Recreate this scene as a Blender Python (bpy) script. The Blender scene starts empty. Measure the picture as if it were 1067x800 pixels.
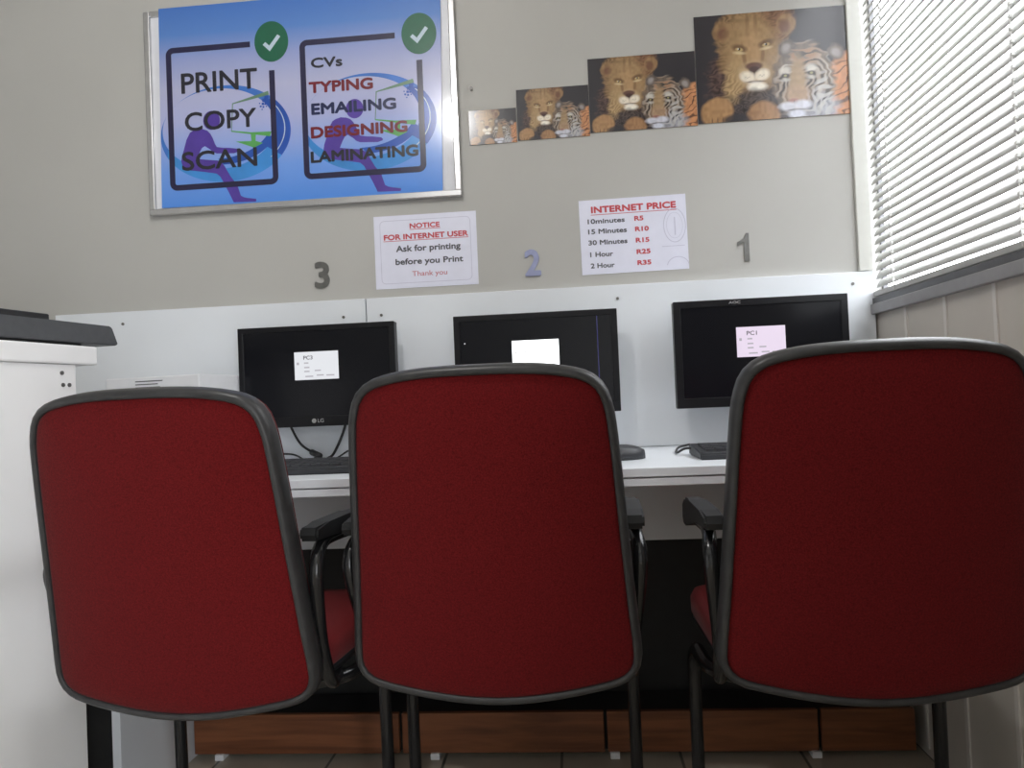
import bpy, bmesh, math, random
import numpy as np
from mathutils import Vector, Matrix, noise

random.seed(7)
S = bpy.context.scene
COL = S.collection
PI = math.pi

# ------------------------------------------------------------------ camera
cam_d = bpy.data.cameras.new('camera')
cam = bpy.data.objects.new('camera', cam_d)
COL.objects.link(cam)
yaw, pitch, roll = 0.0803, 0.0186, -0.0430
fw = Vector((-math.sin(yaw) * math.cos(pitch), math.cos(yaw) * math.cos(pitch), math.sin(pitch)))
rt = Vector((math.cos(yaw), math.sin(yaw), 0))
up = rt.cross(fw)
r2 = math.cos(roll) * rt + math.sin(roll) * up
u2 = -math.sin(roll) * rt + math.cos(roll) * up
cam.matrix_world = Matrix(((r2.x, u2.x, -fw.x, -0.8296), (r2.y, u2.y, -fw.y, -2.1385), (r2.z, u2.z, -fw.z, 0.92), (0, 0, 0, 1)))
cam_d.sensor_fit = 'HORIZONTAL'
cam_d.sensor_width = 36
cam_d.lens = 36 * 790.09 / 1067
cam_d.clip_start = 0.02
S.camera = cam

# ------------------------------------------------------------------ light
W = bpy.data.worlds.new('overcast_sky')
S.world = W
W.use_nodes = True
wn = W.node_tree.nodes
wn['Background'].inputs[0].default_value = (0.93, 0.96, 1.0, 1)
wn['Background'].inputs[1].default_value = 10.0

def area_portal(name, loc, rot, sx, sy):
    l = bpy.data.lights.new(name, 'AREA')
    l.shape = 'RECTANGLE'; l.size = sx; l.size_y = sy
    l.cycles.is_portal = True
    o = bpy.data.objects.new(name, l); COL.objects.link(o)
    o.location = loc; o.rotation_euler = rot
    return o
area_portal('window_daylight', (0.05, -0.54, 1.70), (0, PI / 2, 0), 1.15, 1.02)       # the sky through the blind window
area_portal('added_doorway_daylight', (0.05, -3.55, 1.05), (0, PI / 2, 0), 2.1, 1.1)          # sky through an unseen doorway, added to light the room from behind right
lamp = bpy.data.lights.new('ceiling_bulb', 'POINT')
lamp.energy = 23; lamp.color = (1.0, 0.985, 0.97); lamp.shadow_soft_size = 0.03
lo = bpy.data.objects.new('ceiling_bulb', lamp); COL.objects.link(lo)
lo.location = (-1.325, -1.39, 2.24)

vs = S.view_settings
S.display_settings.display_device = 'sRGB'
vs.view_transform = 'Standard'
vs.look = 'None'
vs.exposure = 0.0
vs.gamma = 1.0
vs.use_curve_mapping = False
S.cycles.max_bounces = 10
S.cycles.diffuse_bounces = 6
S.cycles.use_denoising = True

# ------------------------------------------------------------------ materials
def lin(c):
    return tuple((v / 12.92 if v <= 0.04045 else ((v + 0.055) / 1.055) ** 2.4) for v in c)
def rgb(r, g, b):
    return lin((r / 255, g / 255, b / 255))
MATS = {}
def mat(name, col, rough=0.6, metal=0.0, var=0.0, nscale=30.0, bump=0.0, bscale=200.0, sheen=0.0, coat=0.0, spec=0.5, emit=None, estr=0.0):
    m = bpy.data.materials.new(name); m.use_nodes = True
    nt = m.node_tree; b = nt.nodes['Principled BSDF']
    b.inputs['Base Color'].default_value = (*col, 1)
    b.inputs['Roughness'].default_value = rough
    b.inputs['Metallic'].default_value = metal
    b.inputs['Specular IOR Level'].default_value = spec
    b.inputs['Sheen Weight'].default_value = sheen
    b.inputs['Coat Weight'].default_value = coat
    if emit is not None:
        b.inputs['Emission Color'].default_value = (*emit, 1)
        b.inputs['Emission Strength'].default_value = estr
    if var > 0 or bump > 0:
        tc = nt.nodes.new('ShaderNodeTexCoord')
        if var > 0:
            n = nt.nodes.new('ShaderNodeTexNoise'); n.inputs['Scale'].default_value = nscale; n.inputs['Detail'].default_value = 5
            nt.links.new(tc.outputs['Object'], n.inputs['Vector'])
            rp = nt.nodes.new('ShaderNodeValToRGB')
            rp.color_ramp.elements[0].position = 0.3; rp.color_ramp.elements[1].position = 0.7
            rp.color_ramp.elements[0].color = (*[c * (1 - var) for c in col], 1)
            rp.color_ramp.elements[1].color = (*[min(1, c * (1 + var)) for c in col], 1)
            nt.links.new(n.outputs['Fac'], rp.inputs['Fac'])
            nt.links.new(rp.outputs['Color'], b.inputs['Base Color'])
        if bump > 0:
            n2 = nt.nodes.new('ShaderNodeTexNoise'); n2.inputs['Scale'].default_value = bscale; n2.inputs['Detail'].default_value = 3
            nt.links.new(tc.outputs['Object'], n2.inputs['Vector'])
            bp = nt.nodes.new('ShaderNodeBump'); bp.inputs['Strength'].default_value = bump; bp.inputs['Distance'].default_value = 0.002
            nt.links.new(n2.outputs['Fac'], bp.inputs['Height'])
            nt.links.new(bp.outputs['Normal'], b.inputs['Normal'])
    MATS[name] = m
    return m

M_wall = mat('wall_paint', (0.475, 0.468, 0.445), 0.75, var=0.03, nscale=3, bump=0.05, bscale=80)
M_wallr = mat('side_wall_panel', (0.55, 0.515, 0.465), 0.6, var=0.05, nscale=4)
M_groove = mat('panel_joint', (0.66, 0.63, 0.59), 0.5, var=0.03)
M_blocker = mat('light_blocker_board', (0.22, 0.20, 0.18), 0.7, var=0.05)
M_ceil = mat('ceiling_paint', (0.72, 0.71, 0.68), 0.8, var=0.02)
M_lam = mat('white_melamine', (0.79, 0.825, 0.87), 0.35, var=0.015, nscale=5)
M_lamc = mat('counter_melamine', (0.87, 0.87, 0.875), 0.4, var=0.015, nscale=5)
M_trimw = mat('white_trim', (0.60, 0.60, 0.56), 0.45, var=0.02)
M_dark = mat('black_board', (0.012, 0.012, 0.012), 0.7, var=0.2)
M_red = mat('red_upholstery', (0.114, 0.0068, 0.0080), 0.95, var=0.30, nscale=420, bump=0.35, bscale=500, sheen=0.06, spec=0.08)
M_rim = mat('dark_grey_plastic_edge', (0.034, 0.034, 0.035), 0.38, var=0.2, spec=0.35, nscale=40, bump=0.06, bscale=120)
M_tube = mat('black_gloss_tube', (0.012, 0.012, 0.013), 0.18, var=0.1)
M_pad = mat('black_arm_plastic', (0.013, 0.013, 0.014), 0.45, var=0.15, spec=0.3)
M_blk = mat('monitor_black', (0.008, 0.008, 0.010), 0.35, var=0.1, spec=0.25)
M_screen = mat('screen_glass', (0.004, 0.004, 0.005), 0.18, var=0.1, spec=0.2, emit=(0.5, 0.55, 0.8), estr=0.004)
M_kbd = mat('dark_grey_keyboard', (0.035, 0.037, 0.042), 0.45, var=0.1)
M_key = mat('keyboard_keys', (0.05, 0.052, 0.058), 0.5, var=0.1)
M_cable = mat('black_cable', (0.02, 0.02, 0.022), 0.5, var=0.1)
M_print = mat('dark_grey_printer', (0.075, 0.078, 0.085), 0.5, var=0.08, nscale=60)
M_lid = mat('black_printer_lid', (0.015, 0.015, 0.016), 0.4, var=0.1)
M_alu = mat('brushed_aluminium', (0.60, 0.60, 0.61), 0.25, metal=0.9, var=0.05)
M_frame = mat('dark_window_frame', (0.10, 0.10, 0.105), 0.4, metal=0.3, var=0.08)
M_framel = mat('grey_window_sill', (0.30, 0.295, 0.30), 0.45, metal=0.2, var=0.06)
M_screw = mat('steel_screw', (0.16, 0.155, 0.15), 0.4, metal=0.7, var=0.1)
M_num = mat('mirror_numeral', (0.24, 0.24, 0.235), 0.30, metal=1.0, var=0.1, nscale=60)
M_numb = mat('mirror_numeral_blue_reflection', (0.30, 0.32, 0.48), 0.30, metal=1.0, var=0.1, nscale=60)  # bluish reflection put into the metal colour
M_paper = mat('laminated_paper', (0.77, 0.78, 0.91), 0.3, var=0.02)
M_white = mat('white_card', (0.85, 0.86, 0.89), 0.5, var=0.02)
M_margin = mat('glossy_white_margin', (0.74, 0.75, 0.80), 0.12, var=0.02)
M_line = mat('faint_lilac_ink', (0.58, 0.58, 0.71), 0.3, var=0.03)
M_inkred = mat('red_ink', (0.55, 0.07, 0.09), 0.3, var=0.05)
M_inkpink = mat('faded_red_ink', (0.55, 0.17, 0.20), 0.3, var=0.05)
M_inkblk = mat('grey_black_ink', (0.09, 0.09, 0.11), 0.3, var=0.05)
M_black = mat('poster_black_ink', (0.02, 0.02, 0.03), 0.25, var=0.05)
M_dred = mat('poster_dark_red_ink', (0.16, 0.012, 0.022), 0.25, var=0.05)
M_navy = mat('poster_navy_ink', (0.012, 0.018, 0.075), 0.25, var=0.05)
M_boxink = mat('poster_frame_ink', (0.018, 0.016, 0.055), 0.25, var=0.05)
M_green = mat('poster_green_ink', (0.012, 0.115, 0.062), 0.25, var=0.05)
M_tick = mat('poster_tick_ink', (0.50, 0.62, 0.72), 0.25, var=0.03)
M_purple = mat('poster_purple_ink', (0.085, 0.045, 0.32), 0.25, var=0.12, nscale=18)
M_swd = mat('poster_deep_blue_ink', (0.02, 0.085, 0.42), 0.25, var=0.15, nscale=12)
M_swl = mat('poster_light_blue_ink', (0.05, 0.26, 0.66), 0.25, var=0.15, nscale=12)
M_swm = mat('poster_mid_blue_ink', (0.05, 0.17, 0.55), 0.25, var=0.15, nscale=12)
M_gr1 = mat('poster_leaf_green_ink', (0.10, 0.36, 0.10), 0.25, var=0.1)
M_gr2 = mat('poster_dull_green_ink', (0.13, 0.24, 0.16), 0.25, var=0.1)
M_slat = mat('blind_slat', (0.43, 0.43, 0.415), 0.45, var=0.02)
M_cord = mat('blind_cord', (0.80, 0.80, 0.78), 0.7, var=0.02)

def wood_material():
    m = bpy.data.materials.new('orange_brown_wood'); m.use_nodes = True
    nt = m.node_tree; b = nt.nodes['Principled BSDF']
    tc = nt.nodes.new('ShaderNodeTexCoord'); mp = nt.nodes.new('ShaderNodeMapping')
    mp.inputs['Scale'].default_value = (1.2, 8, 16)
    n = nt.nodes.new('ShaderNodeTexNoise'); n.inputs['Scale'].default_value = 3; n.inputs['Detail'].default_value = 6; n.inputs['Distortion'].default_value = 0.6
    rp = nt.nodes.new('ShaderNodeValToRGB')
    rp.color_ramp.elements[0].position = 0.32; rp.color_ramp.elements[0].color = (0.13, 0.040, 0.014, 1)
    rp.color_ramp.elements[1].position = 0.62; rp.color_ramp.elements[1].color = (0.24, 0.085, 0.032, 1)
    nt.links.new(tc.outputs['Object'], mp.inputs['Vector']); nt.links.new(mp.outputs['Vector'], n.inputs['Vector'])
    nt.links.new(n.outputs['Fac'], rp.inputs['Fac']); nt.links.new(rp.outputs['Color'], b.inputs['Base Color'])
    b.inputs['Roughness'].default_value = 0.5
    return m
M_wood = wood_material()

def tile_material():
    m = bpy.data.materials.new('beige_floor_tile'); m.use_nodes = True
    nt = m.node_tree; b = nt.nodes['Principled BSDF']
    tc = nt.nodes.new('ShaderNodeTexCoord')
    br = nt.nodes.new('ShaderNodeTexBrick'); br.offset = 0.0
    br.inputs['Scale'].default_value = 1.0
    br.inputs['Brick Width'].default_value = 0.30; br.inputs['Row Height'].default_value = 0.30
    br.inputs['Mortar Size'].default_value = 0.004; br.inputs['Mortar Smooth'].default_value = 0.2
    br.inputs['Color1'].default_value = (0.50, 0.44, 0.36, 1); br.inputs['Color2'].default_value = (0.46, 0.42, 0.345, 1)
    br.inputs['Mortar'].default_value = (0.13, 0.12, 0.10, 1)
    nt.links.new(tc.outputs['Object'], br.inputs['Vector']); nt.links.new(br.outputs['Color'], b.inputs['Base Color'])
    b.inputs['Roughness'].default_value = 0.4
    return m
M_tile = tile_material()

def poster_material():
    m = bpy.data.materials.new('poster_blue_print'); m.use_nodes = True
    nt = m.node_tree; b = nt.nodes['Principled BSDF']
    tc = nt.nodes.new('ShaderNodeTexCoord'); sp = nt.nodes.new('ShaderNodeSeparateXYZ')
    mr = nt.nodes.new('ShaderNodeMapRange'); mr.inputs['From Min'].default_value = 1.52; mr.inputs['From Max'].default_value = 2.108
    rp = nt.nodes.new('ShaderNodeValToRGB'); e = rp.color_ramp.elements
    e[0].position = 0.0; e[0].color = (0.09, 0.27, 0.76, 1)
    e[1].position = 1.0; e[1].color = (0.062, 0.175, 0.53, 1)
    for p, c in ((0.18, (0.17, 0.34, 0.80)), (0.42, (0.42, 0.45, 0.72)), (0.58, (0.45, 0.465, 0.67)), (0.72, (0.31, 0.36, 0.63)), (0.86, (0.10, 0.23, 0.58))):
        k = e.new(p); k.color = (*c, 1)
    nt.links.new(tc.outputs['Object'], sp.inputs[0]); nt.links.new(sp.outputs['Z'], mr.inputs['Value'])
    nt.links.new(mr.outputs['Result'], rp.inputs['Fac']); nt.links.new(rp.outputs['Color'], b.inputs['Base Color'])
    b.inputs['Roughness'].default_value = 0.22
    return m
M_poster = poster_material()

def colour_print_material():
    m = bpy.data.materials.new('animal_photo_print'); m.use_nodes = True
    nt = m.node_tree; b = nt.nodes['Principled BSDF']
    at = nt.nodes.new('ShaderNodeAttribute'); at.attribute_name = 'ink'
    nt.links.new(at.outputs['Color'], b.inputs['Base Color'])
    b.inputs['Roughness'].default_value = 0.2
    return m
M_photo = colour_print_material()

def dialog_material(name, col, s):
    return mat(name, (0.02, 0.02, 0.02), 0.3, var=0.1, emit=col, estr=s)
M_dlg3 = dialog_material('dialog_light_grey', (0.80, 0.82, 0.86), 0.95)
M_dlg2 = dialog_material('dialog_white', (0.95, 0.98, 1.0), 2.2)
M_dlg1 = dialog_material('dialog_pinkish', (0.86, 0.74, 0.90), 0.95)
M_dtxt = dialog_material('dialog_dark_lettering', (0.09, 0.08, 0.10), 1.0)
M_dfnt = dialog_material('dialog_grey_lettering', (0.42, 0.40, 0.44), 1.0)
M_dtxt2 = dialog_material('dialog_pale_lettering', (0.80, 0.80, 0.80), 1.0)
M_bline = dialog_material('blue_pixel_line', (0.03, 0.03, 0.22), 0.6)
M_logo = mat('silver_logo', (0.40, 0.40, 0.40), 0.35, metal=0.4, var=0.05)

def glass_material():
    m = bpy.data.materials.new('window_glass'); m.use_nodes = True
    nt = m.node_tree
    for n in list(nt.nodes):
        if n.type != 'OUTPUT_MATERIAL': nt.nodes.remove(n)
    out = [n for n in nt.nodes if n.type == 'OUTPUT_MATERIAL'][0]
    t = nt.nodes.new('ShaderNodeBsdfTransparent'); g = nt.nodes.new('ShaderNodeBsdfGlossy'); g.inputs['Roughness'].default_value = 0.05
    mx = nt.nodes.new('ShaderNodeMixShader'); mx.inputs[0].default_value = 0.06
    nt.links.new(t.outputs[0], mx.inputs[1]); nt.links.new(g.outputs[0], mx.inputs[2]); nt.links.new(mx.outputs[0], out.inputs[0])
    return m
M_glass = glass_material()

# ------------------------------------------------------------------ helpers
def finish(name, bm, m, parent=None, smooth=False):
    bmesh.ops.recalc_face_normals(bm, faces=bm.faces)
    me = bpy.data.meshes.new(name); bm.to_mesh(me); bm.free()
    ms = m if isinstance(m, (list, tuple)) else [m]
    for x in ms: me.materials.append(x)
    if smooth:
        for p in me.polygons: p.use_smooth = True
    o = bpy.data.objects.new(name, me); COL.objects.link(o)
    if parent is not None: o.parent = parent
    return o
def empty(name, loc=(0, 0, 0), rz=0.0):
    o = bpy.data.objects.new(name, None); COL.objects.link(o)
    o.location = loc; o.rotation_euler = (0, 0, rz); o.empty_display_size = 0.05
    return o
def tag(o, label, cat, group=None):
    o['label'] = label; o['category'] = cat
    if group: o['group'] = group
    return o
def box(bm, x0, x1, y0, y1, z0, z1, bev=0.0, seg=2):
    vs_ = [bm.verts.new((x, y, z)) for x in (x0, x1) for y in (y0, y1) for z in (z0, z1)]
    fs = []
    for q in ((0, 1, 3, 2), (4, 6, 7, 5), (0, 4, 5, 1), (2, 3, 7, 6), (0, 2, 6, 4), (1, 5, 7, 3)):
        fs.append(bm.faces.new([vs_[i] for i in q]))
    if bev > 0:
        es = list({e for f in fs for e in f.edges})
        bmesh.ops.bevel(bm, geom=es, offset=bev, segments=seg, profile=0.5, affect='EDGES')
def bx(name, dims, m, parent=None, bev=0.0):
    bm = bmesh.new(); box(bm, *dims, bev=bev)
    return finish(name, bm, m, parent)
def struct(name, dims, m, bev=0.0):
    o = bx(name, dims, m, None, bev); o['kind'] = 'structure'
    return o
def round_path(pts, r, n=7):
    pts = [Vector(p) for p in pts]; out = [pts[0]]
    for i in range(1, len(pts) - 1):
        a, b, c = pts[i - 1], pts[i], pts[i + 1]
        d1 = (a - b); d2 = (c - b)
        k = min(r, d1.length * 0.48, d2.length * 0.48)
        p1 = b + d1.normalized() * k; p2 = b + d2.normalized() * k
        for j in range(n + 1):
            t = j / n
            out.append(p1 * (1 - t) ** 2 + b * 2 * t * (1 - t) + p2 * t * t)
    out.append(pts[-1]); return out
def smooth_path(pts, n=8):
    P = [Vector(p) for p in pts]; P = [P[0] * 2 - P[1]] + P + [P[-1] * 2 - P[-2]]; out = []
    for i in range(1, len(P) - 2):
        for j in range(n):
            t = j / n
            out.append(0.5 * ((2 * P[i]) + (P[i + 1] - P[i - 1]) * t + (2 * P[i - 1] - 5 * P[i] + 4 * P[i + 1] - P[i + 2]) * t * t + (3 * P[i] - P[i - 1] - 3 * P[i + 1] + P[i + 2]) * t ** 3))
    out.append(P[-2]); return out
def tube(bm, path, r, seg=12):
    path = [Vector(p) for p in path]; rings = []
    t0 = (path[1] - path[0]).normalized()
    nrm = t0.orthogonal().normalized(); prev = t0
    for i, p in enumerate(path):
        t = (path[min(i + 1, len(path) - 1)] - path[max(i - 1, 0)]).normalized()
        q = prev.rotation_difference(t); nrm = (q @ nrm).normalized(); prev = t
        b = t.cross(nrm)
        rings.append([bm.verts.new(p + r * (math.cos(a) * nrm + math.sin(a) * b)) for a in (2 * PI * k / seg for k in range(seg))])
    for a, b in zip(rings, rings[1:]):
        for k in range(seg): bm.faces.new((a[k], a[(k + 1) % seg], b[(k + 1) % seg], b[k]))
    bm.faces.new(rings[0][::-1]); bm.faces.new(rings[-1])
def cyl(bm, c, axis, r, h, seg=16):
    c = Vector(c); a = Vector(axis).normalized()
    tube(bm, [c - a * h / 2, c + a * h / 2], r, seg)
def prism_xz(bm, poly, y0, y1):
    a = [bm.verts.new((x, y0, z)) for x, z in poly]; b = [bm.verts.new((x, y1, z)) for x, z in poly]
    bm.faces.new(a); bm.faces.new(b[::-1])
    n = len(poly)
    for i in range(n): bm.faces.new((a[i], a[(i + 1) % n], b[(i + 1) % n], b[i]))
def ell(cx, cz, rx, rz, n=48, a0=0.0, a1=2 * PI):
    return [(cx + rx * math.cos(a0 + (a1 - a0) * k / n), cz + rz * math.sin(a0 + (a1 - a0) * k / n)) for k in range(n if abs(a1 - a0 - 2 * PI) < 1e-6 else n + 1)]
def stroke(bm, pts, w, y0, y1, closed=False):
    P = [Vector((x, z)) for x, z in pts]; L, R = [], []
    n = len(P)
    for i in range(n):
        a = P[i - 1] if (i > 0 or closed) else P[i]; c = P[(i + 1) % n] if (i < n - 1 or closed) else P[i]
        d1 = (P[i] - a).normalized() if (P[i] - a).length > 1e-9 else (c - P[i]).normalized()
        d2 = (c - P[i]).normalized() if (c - P[i]).length > 1e-9 else d1
        n1 = Vector((-d1.y, d1.x)); n2 = Vector((-d2.y, d2.x)); m = (n1 + n2).normalized()
        k = (w[i] if isinstance(w, (list, tuple)) else w) / 2 / max(0.4, m.dot(n1))
        L.append(P[i] + m * k); R.append(P[i] - m * k)
    rng = range(n if closed else n - 1)
    v = [[bm.verts.new((p.x, y, p.y)) for p in Q] for y in (y0, y1) for Q in (L, R)]
    for i in rng:
        j = (i + 1) % n
        bm.faces.new((v[0][i], v[0][j], v[1][j], v[1][i])); bm.faces.new((v[2][i], v[3][i], v[3][j], v[2][j]))
        bm.faces.new((v[0][i], v[2][i], v[2][j], v[0][j])); bm.faces.new((v[1][i], v[1][j], v[3][j], v[3][i]))
    if not closed:
        bm.faces.new((v[0][0], v[1][0], v[3][0], v[2][0])); bm.faces.new((v[0][-1], v[2][-1], v[3][-1], v[1][-1]))
def letters(bm, body, x0, x1, z0, z1, y, bold=0.0, depth=0.0003):
    """lettering fitted to the rectangle x0..x1, z0..z1 on the plane y, facing -Y, appended to bm"""
    cu = bpy.data.curves.new('lettering', 'FONT'); cu.body = body; cu.size = 1.0; cu.extrude = 0.0; cu.resolution_u = 4
    o = bpy.data.objects.new('lettering', cu); COL.objects.link(o)
    dg = bpy.context.evaluated_depsgraph_get(); dg.update()
    me = bpy.data.meshes.new_from_object(o.evaluated_get(dg))
    bpy.data.objects.remove(o); bpy.data.curves.remove(cu)
    co = np.array([v.co[:] for v in me.vertices]); lo_, hi = co.min(0), co.max(0)
    b = bold * 1.15 * (z1 - z0)                # stroke thickening, as stacked copies of the glyphs
    sx = (x1 - x0 - 2 * b) / (hi[0] - lo_[0]); sz = (z1 - z0 - 2 * b) / (hi[1] - lo_[1])
    offs = [(0, 0)] + ([(b * math.cos(PI * k / 4), b * math.sin(PI * k / 4)) for k in range(8)] if b > 0 else [])
    fs = []
    for k, (ox, oz) in enumerate(offs):
        nv = [bm.verts.new((x0 + b + ox + (c[0] - lo_[0]) * sx, y - 0.000012 * k, z0 + b + oz + (c[1] - lo_[1]) * sz)) for c in co]
        for p in me.polygons:
            try: fs.append(bm.faces.new([nv[i] for i in p.vertices]))
            except ValueError: pass
    bpy.data.meshes.remove(me)
    r = bmesh.ops.extrude_face_region(bm, geom=fs)
    for v in r['geom']:
        if isinstance(v, bmesh.types.BMVert): v.co.y += depth

# ------------------------------------------------------------------ room shell
struct('floor', (-3.42, 0.14, -4.22, 0.12, -0.06, 0.0), M_tile)
struct('ceiling', (-3.42, 0.14, -4.22, 0.12, 2.62, 2.70), M_ceil)
struct('wall_back', (-3.42, 0.03, 0.0, 0.12, 0.0, 2.62), M_wall)
struct('wall_left', (-3.42, -3.30, -4.22, 0.0, 0.0, 2.62), M_wall)
struct('wall_front', (-3.30, 0.0, -4.22, -4.12, 0.0, 2.62), M_wall)
# right wall: panelled below and around the window
WZ0, WZ1, WY0, WY1 = 1.115, 2.30, -1.06, -0.003
bm = bmesh.new()
box(bm, 0.0, 0.03, -3.0, 0.0, 0.0, WZ0)
box(bm, 0.0, 0.03, -4.22, -4.1, 0.0, WZ0)
box(bm, 0.0, 0.03, -4.22, 0.0, WZ1, 2.62)
box(bm, 0.0, 0.03, -3.0, WY0, WZ0, WZ1)
box(bm, 0.0, 0.03, -4.22, -4.1, WZ0, WZ1)
box(bm, 0.0, 0.03, -4.1, -3.0, 2.1, WZ1)  # wall above the added, unseen doorway that lets light in
o = finish('wall_right', bm, M_wallr); o['kind'] = 'structure'
struct('added_light_blocker', (-0.45, 0.0, -2.30, -2.25, 0.0, 2.62), M_blocker)   # unseen divider added behind the camera to shade the right chair
bm = bmesh.new()
for y in (-0.192, -0.391, -0.590, -0.789, -0.988, -1.187, -1.386, -1.585, -1.784):
    box(bm, -0.004, 0.0, y - 0.006, y + 0.006, 0.02, WZ0 - 0.004)
o = finish('trim_1', bm, M_groove); o['kind'] = 'structure'
struct('trim_2', (-0.040, -0.0005, -0.012, 0.0, 1.225, 2.62), M_trimw, 0.002)       # white corner strip above the desk board
# window frame, sill and glass
wf = bx('window_1', (0.018, 0.032, WY0, WY1, WZ0, WZ0 + 0.03), M_frame); wf['kind'] = 'structure'
bm = bmesh.new()
box(bm, 0.020, 0.032, WY0, WY1, WZ1 - 0.03, WZ1)
for y, e in ((WY0, 0.03), (WY1 - 0.01, 0.01)): box(bm, 0.020, 0.032, y, y + e, WZ0 + 0.03, WZ1 - 0.03)
finish('window_frame', bm, M_frame, wf)
finish_g = bmesh.new(); box(finish_g, 0.0265, 0.0285, WY0 + 0.03, WY1 - 0.01, WZ0 + 0.03, WZ1 - 0.03)
finish('window_pane', finish_g, M_glass, wf)
bm = bmesh.new(); box(bm, -0.012, 0.018, WY0, WY1, 1.131, 1.148, 0.001)
finish('frame_lip', bm, M_frame, wf)
bm = bmesh.new(); box(bm, -0.018, -0.0002, WY0, WY1, 1.104, 1.131, 0.002)
finish('window_sill', bm, M_framel, wf)

# venetian blind
blind = empty('venetian_blind', (0.0, -1.0, WZ0))
tag(blind, 'white horizontal slat venetian blind covering the window on the right wall', 'blind')
BY0, BY1 = -1.05, -0.016
def local(o, p):            # keep world coordinates for the parts of a thing whose Empty is not at the origin
    o.parent = p; o.matrix_parent_inverse = Matrix.Translation(-Vector(p.location)) if p.rotation_euler.z == 0 else (Matrix.Translation(p.location) @ Matrix.Rotation(p.rotation_euler.z, 4, 'Z')).inverted()
    return o
bm = bmesh.new()
z = 1.186; tilt = math.radians(62); wd = 0.0262
while z < 2.24:
    pr = []
    for k in range(5):
        s = (k / 4 - 0.5) * wd; c = 0.0022 * (1 - (2 * k / 4 - 1) ** 2)
        pr.append((0.006 + s * math.cos(tilt) - c * math.sin(tilt), z + s * math.sin(tilt) + c * math.cos(tilt)))
    a = [bm.verts.new((x, BY0, q)) for x, q in pr]; b = [bm.verts.new((x, BY1, q)) for x, q in pr]
    a2 = [bm.verts.new((x + 0.0003, BY0, q - 0.0003)) for x, q in pr]; b2 = [bm.verts.new((x + 0.0003, BY1, q - 0.0003)) for x, q in pr]
    for k in range(4):
        bm.faces.new((a[k], a[k + 1], b[k + 1], b[k])); bm.faces.new((a2[k], b2[k], b2[k + 1], a2[k + 1]))
    z += 0.0232
local(finish('slats', bm, M_slat), blind)
local(bx('bottom_rail', (-0.009, 0.015, BY0, BY1, 1.150, 1.166), M_slat, None, 0.003), blind)
local(bx('head_rail', (-0.012, 0.016, BY0, BY1, 2.255, 2.295), M_slat, None, 0.003), blind)
for y in (-0.145, -0.700):
    bm = bmesh.new()
    tube(bm, [(-0.0085, y, 1.155), (-0.0085, y, 2.27)], 0.0012, 6)
    z = 1.188
    while z < 2.24:
        box(bm, -0.011, -0.005, y - 0.0035, y + 0.0035, z - 0.010, z - 0.004); z += 0.0232
    local(finish('ladder_cord', bm, M_cord), blind)

# ------------------------------------------------------------------ desk
BZ = 1.222
desk = empty('computer_desk', (-1.1, -0.3, 0))
tag(desk, 'long white computer desk with two layered tops, standing along the grey back wall', 'desk')
def dpart(o): return local(o, desk)
dpart(bx('worktop', (-2.175, -0.022, -0.612, -0.001, 0.7515, 0.770), M_lam, None, 0.0015))
dpart(bx('lower_board', (-2.175, -0.022, -0.610, -0.02, 0.733, 0.7495), M_lam, None, 0.0015))
for x0, x1, scr, lab in ((-2.345, -1.4105, ((-2.136, 1.186), (-1.475, 1.172)), 'left white board screwed to the wall above the desk, behind the left monitor'),
                         (-1.4075, -0.006, ((-1.365, 1.172), (-0.696, 1.184), (-0.062, 1.190)), 'right white board screwed to the wall above the desk, behind the middle and right monitors')):
    wb = empty('wall_board', ((x0 + x1) / 2, -0.009, 0.7715))
    tag(wb, lab, 'board', 'white boards screwed to the wall above the desk')
    local(bx('board_panel', (x0, x1, -0.017, -0.001, 0.7715, BZ), M_lam, None, 0.001), wb)
    for x, zz in scr:
        bm = bmesh.new(); cyl(bm, (x, -0.018, zz), (0, 1, 0), 0.0042, 0.003, 12)
        local(finish('screw', bm, M_screw), wb)
dpart(bx('modesty_panel', (-1.876, -0.022, -0.045, -0.029, 0.518, 0.733), M_lam))
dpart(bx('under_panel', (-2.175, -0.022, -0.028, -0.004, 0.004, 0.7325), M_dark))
dpart(bx('dark_gap_fill', (-2.17, -1.8985, -0.495, -0.030, 0.0, 0.7325), M_dark, None, 0.001))  # added black box; its colour puts the shade into the gap beside the counter
dpart(bx('end_panel', (-1.897, -1.877, -0.50, -0.030, 0.0, 0.733), M_lam, None, 0.001))

plinth = empty('wooden_plinth', (-0.95, -0.12, 0))
tag(plinth, 'low orange-brown wooden plinth on small white feet on the floor under the desk', 'plinth')
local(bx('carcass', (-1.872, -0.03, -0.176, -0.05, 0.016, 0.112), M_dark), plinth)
for a, b in ((-1.870, -1.318), (-1.310, -0.790), (-0.782, -0.262), (-0.254, -0.03)):
    local(bx('front_board', (a, b, -0.192, -0.176, 0.014, 0.116), M_wood, None, 0.002), plinth)
for x in (-1.80, -1.225, -0.765, -0.27):
    local(bx('foot', (x - 0.012, x + 0.012, -0.20, -0.165, 0.0, 0.016), M_white, None, 0.002), plinth)

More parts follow.
